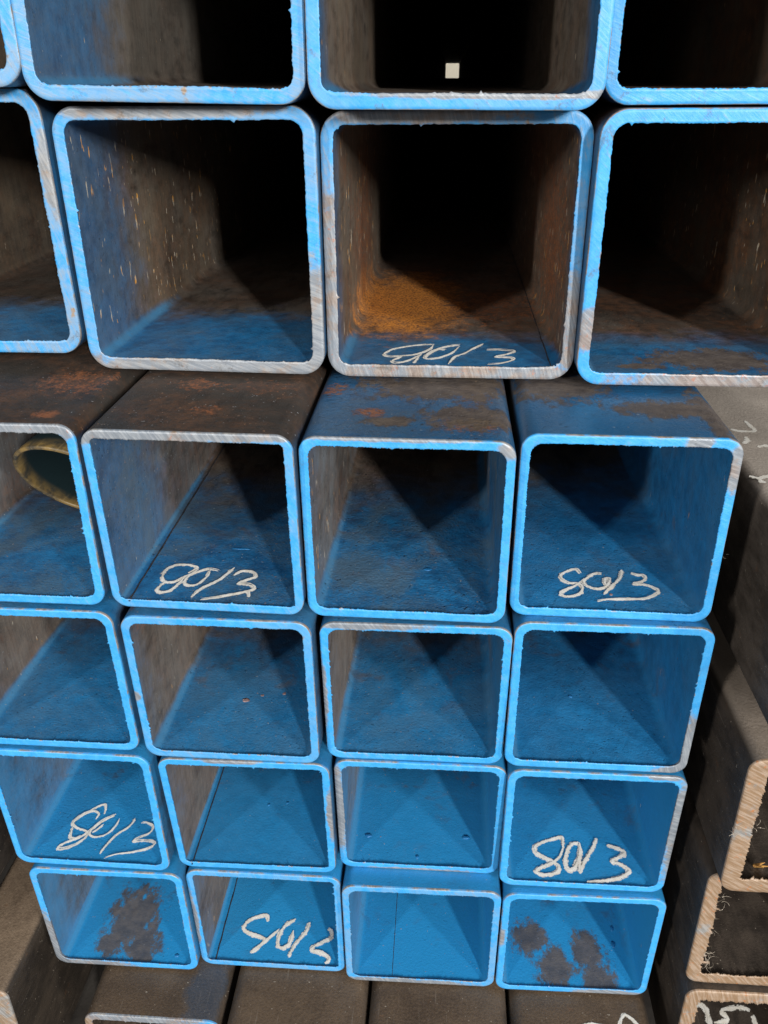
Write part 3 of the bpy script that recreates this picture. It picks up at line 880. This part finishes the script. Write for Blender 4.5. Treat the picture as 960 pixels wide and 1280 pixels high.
# ------------------------------------------------------------------ marks, seams, lumps
STROKES = {
    'C2': ('floor', 1.15, [[(-14.4,24.8),(-11.9,29.4),(-16.8,31.4),(-21.9,30.5),(-24.7,26.9),(-24.9,21.9),(-22.9,17.2),(-18.8,16.9),(-15.5,20.3),(-10.8,25.5),(-6.5,28.0),(-1.9,27.2)],[(-22.5,16.7),(-23.8,10.8),(-21.6,8.4),(-18.2,10.1),(-16.7,13.8),(-15.2,19.3)],[(-11.1,26.6),(-13.6,22.1),(-13.8,16.7),(-11.4,14.2),(-7.9,15.9),(-5.9,21.4),(-5.9,26.9)],[(4.1,29.2),(0.3,19.6),(-5.7,11.9),(-7.9,5.6)],[(5.6,23.8),(8.3,27.2),(12.5,26.9),(15.3,23.2),(11.7,19.8),(9.2,17.0),(14.2,16.2),(16.5,13.2),(12.6,10.4),(3.6,6.3),(-3.6,3.9)],[(14.2,11.0),(15.9,7.1)]]),
    'C4': ('floor', 1.25, [[(-7.9,29.2),(-8.9,32.5),(-12.5,31.2),(-15.7,28.2),(-16.4,24.3),(-14.2,21.2),(-10.4,20.9),(-8.5,18.4),(-9.0,14.2),(-12.2,11.0),(-16.1,10.2),(-17.8,12.1),(-14.9,15.9),(-11.2,18.8),(-6.6,23.8)],[(1.5,29.2),(-1.9,29.0),(-6.0,24.4),(-7.0,21.1),(-5.2,18.1),(-2.1,16.7),(1.5,18.5),(3.5,22.3),(3.7,25.5),(2.2,24.9),(1.4,21.1),(2.4,17.5)],[(10.8,32.6),(8.5,25.8),(4.4,19.2),(0.0,12.7)],[(14.2,30.5),(16.1,29.0),(18.9,28.6),(19.5,25.9),(16.7,23.1),(13.6,21.3),(18.5,21.1),(21.8,18.1),(22.9,15.6),(20.0,12.4),(15.3,10.1),(7.6,9.1),(1.0,8.7),(-3.5,7.0)]]),
    'E1': ('floor', 1.0, [[(-5.9,32.6),(-6.5,36.6),(-8.0,39.0),(-11.0,37.6),(-14.7,33.6),(-19.4,29.3),(-20.5,24.8),(-16.6,22.3),(-10.8,20.3),(-9.9,16.5),(-12.5,12.2),(-16.3,9.2),(-20.1,7.9),(-21.7,8.9),(-19.3,12.1),(-15.4,14.6),(-12.0,17.1),(-8.3,22.0),(-4.6,27.4),(0.2,31.7)],[(-9.0,28.7),(-8.7,32.4),(-12.2,33.8),(-16.0,31.9),(-19.7,26.8),(-20.3,23.6)],[(-19.1,22.1),(-18.1,16.0),(-14.8,14.7),(-13.3,17.1)],[(0.2,31.7),(-4.8,27.8),(-8.0,22.8),(-8.5,18.5),(-5.0,16.8),(-0.1,18.7),(3.1,23.5),(3.8,28.7)],[(-3.6,24.7),(-6.5,20.6),(-7.4,19.7)],[(11.9,30.1),(10.7,25.2),(5.6,18.3),(2.6,11.3),(1.7,6.4)],[(16.2,27.6),(19.9,27.8),(23.3,25.2),(22.7,21.3),(18.3,17.6),(16.0,15.1),(21.3,15.9),(25.7,15.8),(27.4,14.0),(25.3,11.3),(18.9,8.6),(9.8,6.6),(4.8,3.7)]]),
    'E4': ('floor', 1.9, [[(-6.1,22.9),(-5.8,28.7),(-7.6,29.6),(-14.0,27.2),(-19.7,24.0),(-20.8,19.6),(-17.3,16.6),(-12.3,14.1),(-9.7,10.6),(-11.5,7.4),(-16.8,5.7),(-21.1,7.2),(-19.4,9.5),(-13.9,12.6),(-9.0,16.6),(-6.1,22.9)],[(2.0,26.3),(-1.1,26.1),(-4.0,21.2),(-5.9,14.5),(-5.3,10.0),(-3.2,9.3),(-0.4,14.0),(2.0,20.6),(2.3,26.4)],[(2.5,21.6),(1.3,15.9),(0.6,7.7)],[(11.2,29.4),(9.7,24.9),(5.4,18.0),(2.0,12.3),(0.6,7.7)],[(16.4,26.3),(20.7,24.7),(24.4,22.6),(23.3,20.1),(18.6,17.1),(17.7,15.6),(21.8,14.1),(24.6,11.1),(23.0,8.3),(18.2,5.8),(10.7,3.9),(3.2,2.8)]]),
    'F2': ('floor', 1.7, [[(-8.2,27.5),(-9.2,30.5),(-11.6,30.8),(-18.0,27.7),(-21.2,22.8),(-17.7,19.2),(-11.2,17.1),(-7.9,16.0),(-8.8,13.1),(-11.7,8.8),(-13.1,8.3),(-8.8,13.1),(-3.8,18.4),(-0.8,22.8)],[(7.3,29.4),(2.6,25.6),(0.2,19.5),(0.1,13.6),(2.8,11.4),(6.3,13.2),(7.3,18.3),(7.4,22.1)],[(16.0,28.2),(14.7,22.1),(10.5,15.2),(8.4,9.3),(7.9,6.0)],[(27.3,25.1),(29.4,23.1),(29.5,19.3),(25.4,16.1),(20.5,13.4),(20.1,10.9),(24.8,9.6),(29.6,7.5),(29.9,5.1),(28.2,3.8)]]),
    'B3': ('floor', 1.05, [[(-6.9,26.2),(-11.0,26.0),(-18.3,23.0),(-25.4,17.5),(-28.6,9.9),(-26.2,6.4),(-20.5,7.8),(-14.2,10.6),(-8.6,18.3),(-7.6,24.8)],[(-20.5,6.6),(-24.4,0.5),(-23.4,-2.9),(-18.7,-0.4),(-14.7,5.7),(-12.0,10.7)],[(-15.1,-2.5),(-13.3,5.8)],[(4.6,25.4),(-1.3,22.5),(-7.1,15.9),(-10.5,8.3),(-9.7,3.6),(-4.7,5.0),(0.9,12.5),(4.2,22.8)],[(-11.1,4.7),(-5.6,17.2),(-2.0,17.4)],[(15.1,27.2),(11.2,20.6),(6.0,11.6),(2.4,6.5),(-0.4,-3.6)],[(16.6,18.3),(22.0,18.5),(28.4,16.3),(24.5,11.2),(20.1,7.4),(26.4,6.5),(26.9,3.0),(21.7,-1.8),(16.1,-3.7)]]),
    'G4': ('top', 1.3, [[(29.9,37.3),(28.2,43.1),(23.2,47.2),(20.8,44.6),(18.1,39.4),(11.9,36.1),(5.1,35.1),(1.2,37.3),(1.0,39.8),(5.0,41.0),(12.5,40.0),(18.1,39.9),(25.4,37.9),(29.9,37.1)]]),
    'R4': ('floor', 2.2, [[(-16.2,39.5),(-10.8,39.9),(-8.5,36.8),(-8.4,29.7),(-9.3,25.0)],[(16.4,38.5),(12.2,39.8),(0.9,37.5),(2.4,32.0),(-5.7,29.9)],[(17.0,35.3),(17.1,30.6),(16.0,26.7)]]),
    'R1': ('top', 1.8, [[(-19.4,154.0),(-18.8,141.7),(-25.5,140.4),(-29.4,143.0)],[(-25.3,133.2),(-25.7,128.8),(-28.7,125.2)],[(-23.5,121.2),(-19.1,123.1),(-17.6,119.8)],[(-37.2,88.4),(-34.1,87.2),(-29.6,88.9),(-25.7,91.3)],[(-34.1,87.2),(-33.3,82.3)]]),
}

for n, (where, w, st) in STROKES.items():
    r = roots[n]
    if where == 'top':
        zs = 36.5 if n == 'G4' else 38.5
    elif n == 'R4':
        zs = -38.5 + 5.8
    else:
        zs = FU if n[0] == 'B' else FL
    for part in ([[q] for q in st] if n == 'R1' else [st]):
        chalk_marking(r, part, w, zs, sum(map(ord, n)), dy=7.0 if n == 'B3' else 0.6)

weld_seam(roots['C2'], (-hl + 7.0, 2, FL), (-hl + 7.0, 700, FL), 0.55, 0.35, 3)
weld_seam(roots['E2'], (-hl + 6.6, 2, FL), (-hl + 6.6, 700, FL), 0.45, 0.3, 5)
weld_seam(roots['F2'], (-hl + 7.4, 2, FL), (-hl + 7.4, 700, FL), 0.5, 0.3, 8)
weld_seam(roots['B3'], (hu - 8.6, 2, FU), (hu - 8.6, 900, FU), 0.6, 0.35, 11)
weld_seam(roots['F3'], (-15.0, 2, FL), (-15.5, 400, FL), 0.22, 0.10, 13)
weld_seam(roots['C4'], (hl - 6.6, 2, FL), (hl - 6.6, 600, FL), 0.3, 0.15, 15)
for (k, c, r, sd) in [('E3', (-27, 22, FL), (1.9, 1.3, 0.8), 1), ('E3', (24, 24, FL), (2.0, 1.4, 0.8), 2), ('E3', (-1, 10, FL), (1.0, 1.2, 0.5), 3),
                      ('C3', (8, 36, FL), (1.8, 1.4, 0.5), 4), ('C2', (4, 48, FL), (4.5, 0.9, 0.3), 5),
                      ('E2', (-2, 44, FL), (0.8, 1.0, 0.5), 8), ('E2', (8, 46, FL), (0.8, 1.0, 0.5), 9),
                      ('D4', (-5, 48, FL), (1.0, 1.2, 0.5), 10), ('F4', (27, 30, FL), (1.2, 2.2, 0.6), 11), ('F4', (28, 40, FL), (1.0, 2.0, 0.6), 12),
                      ('F1', (26, 8, FL), (1.2, 1.2, 0.5), 13)]:
    blob(roots[k], c, r, sd)
PINK = plain_material("pink_primer_flake", (0.22, 0.15, 0.16), (0.30, 0.20, 0.19), 0.5, 0.6, 0.2)
for (k, c, r, sd) in [('D2', (-2, 40, FL), (2.0, 1.7, 0.10), 21), ('D2', (5.5, 44, FL), (0.9, 0.9, 0.10), 22), ('D2', (16, 46, FL), (0.9, 1.1, 0.10), 23),
                      ('C4', (3, 14, FL), (0.7, 0.9, 0.3), 24)]:
    blob(roots[k], c, r, sd, "paint_flake", PINK)

wisps(roots['R3'], [(-31, -0.3, 22, 5, 5, 0.065), (-31, -0.3, 12, 5, 3, 0.06), (-31, -0.3, -2, 5, 3, 0.06), (-31.5, -0.3, -14, 6, 5, 0.065),
                    (-31, -0.3, -22, 6, 8, 0.06), (-30, -0.3, -28, 5, 3, 0.06), (-10, -0.3, 34, 4, 4, 0.065)], 5)
wisps(roots['R2'], [(-38.4, -0.2, -2, -3, 5, 0.065), (-30, -0.3, 4, 4, 4, 0.065)], 6)
wisps(roots['R4'], [(-31, -0.3, 8, 5, 4, 0.06), (-31, -0.3, 2, 5, 4, 0.06)], 7)
wisps(roots['C4'], [(39.6, -0.2, -6, 2.0, 5, 0.05)], 8)

# splinters lying in the mouth of the dark tube
WOOD = plain_material("raw_orange_wood", (0.42, 0.19, 0.07), (0.58, 0.33, 0.065), 0.3, 0.7, 0.3)
sx, sz = 337.6 + 38.5, -209 + 7.0
spl = bpy.data.objects.new("wood_splinter", None)
coll.objects.link(spl)
spl.location = (354.0 * MM, -12 * MM, (sz + 0.1) * MM)
spl["label"] = "small orange wood splinters lying inside the dark thick-walled tube"
spl["category"] = "splinter"
for a, L, tilt in ((0.5, 7, 0.5), (1.2, 6, 0.7), (-0.2, 5, 0.25)):
    bm = bmesh.new()
    bmesh.ops.create_cone(bm, cap_ends=True, segments=5, radius1=0.8, radius2=0.15, depth=L)
    for v in bm.verts:
        v.co += Vector((0, 0, L / 2))
        v.co.x += 0.3 * math.sin(v.co.z * 1.3)
        v.co *= MM
    rot = Matrix.Rotation(math.pi / 2 - tilt, 4, Vector((math.sin(a), math.cos(a), 0)))
    bmesh.ops.transform(bm, matrix=rot, verts=bm.verts)
    bmesh.ops.translate(bm, vec=Vector((0, 0, 0.8 * MM)), verts=bm.verts)
    me = bpy.data.meshes.new("splinter")
    bm.to_mesh(me)
    bm.free()
    me.materials.append(WOOD)
    link("splinter", me, spl)


# ------------------------------------------------------------------ round pipe nested in the left tube
def pipe_material():
    b = NB("yellowed_pipe")
    P = b.vmath('SCALE', b.coord('Object'), 1000.0)
    n1 = b.noise(P, 0.12, 4, 0.6)
    n2 = b.noise(b.vmath('MULTIPLY', P, (1.0, 0.06, 1.0)), 0.9, 3, 0.6)
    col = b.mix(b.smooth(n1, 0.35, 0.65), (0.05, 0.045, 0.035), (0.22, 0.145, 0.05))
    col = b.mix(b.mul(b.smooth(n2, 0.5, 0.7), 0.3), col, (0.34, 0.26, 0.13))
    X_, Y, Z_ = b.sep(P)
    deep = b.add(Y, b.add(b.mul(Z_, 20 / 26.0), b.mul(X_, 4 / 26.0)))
    col = b.mix(b.smooth(deep, 1.5, 11), col, (0.010, 0.022, 0.026))  # shade of the hollow painted in: colour darkens with depth behind the lip
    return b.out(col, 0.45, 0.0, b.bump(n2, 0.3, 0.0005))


def round_pipe(x, y, z, R, t, cutfn):
    N = 72
    rows = []
    for (rad, base, use) in ((R, 500, 0), (R, 30, 1), (R, 0.6, 1), (R - 0.4, 0, 1), (R - t + 0.4, 0, 1), (R - t, 0.6, 1), (R - t, 30, 1), (R - t, 500, 0)):
        rr = []
        for i in range(N):
            a = 2 * math.pi * i / N
            rr.append((rad * math.cos(a), base + (cutfn(a) if use else 0), rad * math.sin(a)))
        rows.append(rr)
    me = ring_mesh("round_pipe", rows, [pipe_material()])
    o = link("round_pipe", me)
    o.location = (x * MM, y * MM, z * MM)
    o["label"] = "yellowish round pipe nested inside the blue tube at the left edge"
    o["category"] = "pipe"
    return o


round_pipe(42.0, 48, -77.29 + 3.9 + 26.2, 26.0, 2.0, lambda a: -20 * math.sin(a) - 4 * math.cos(a))
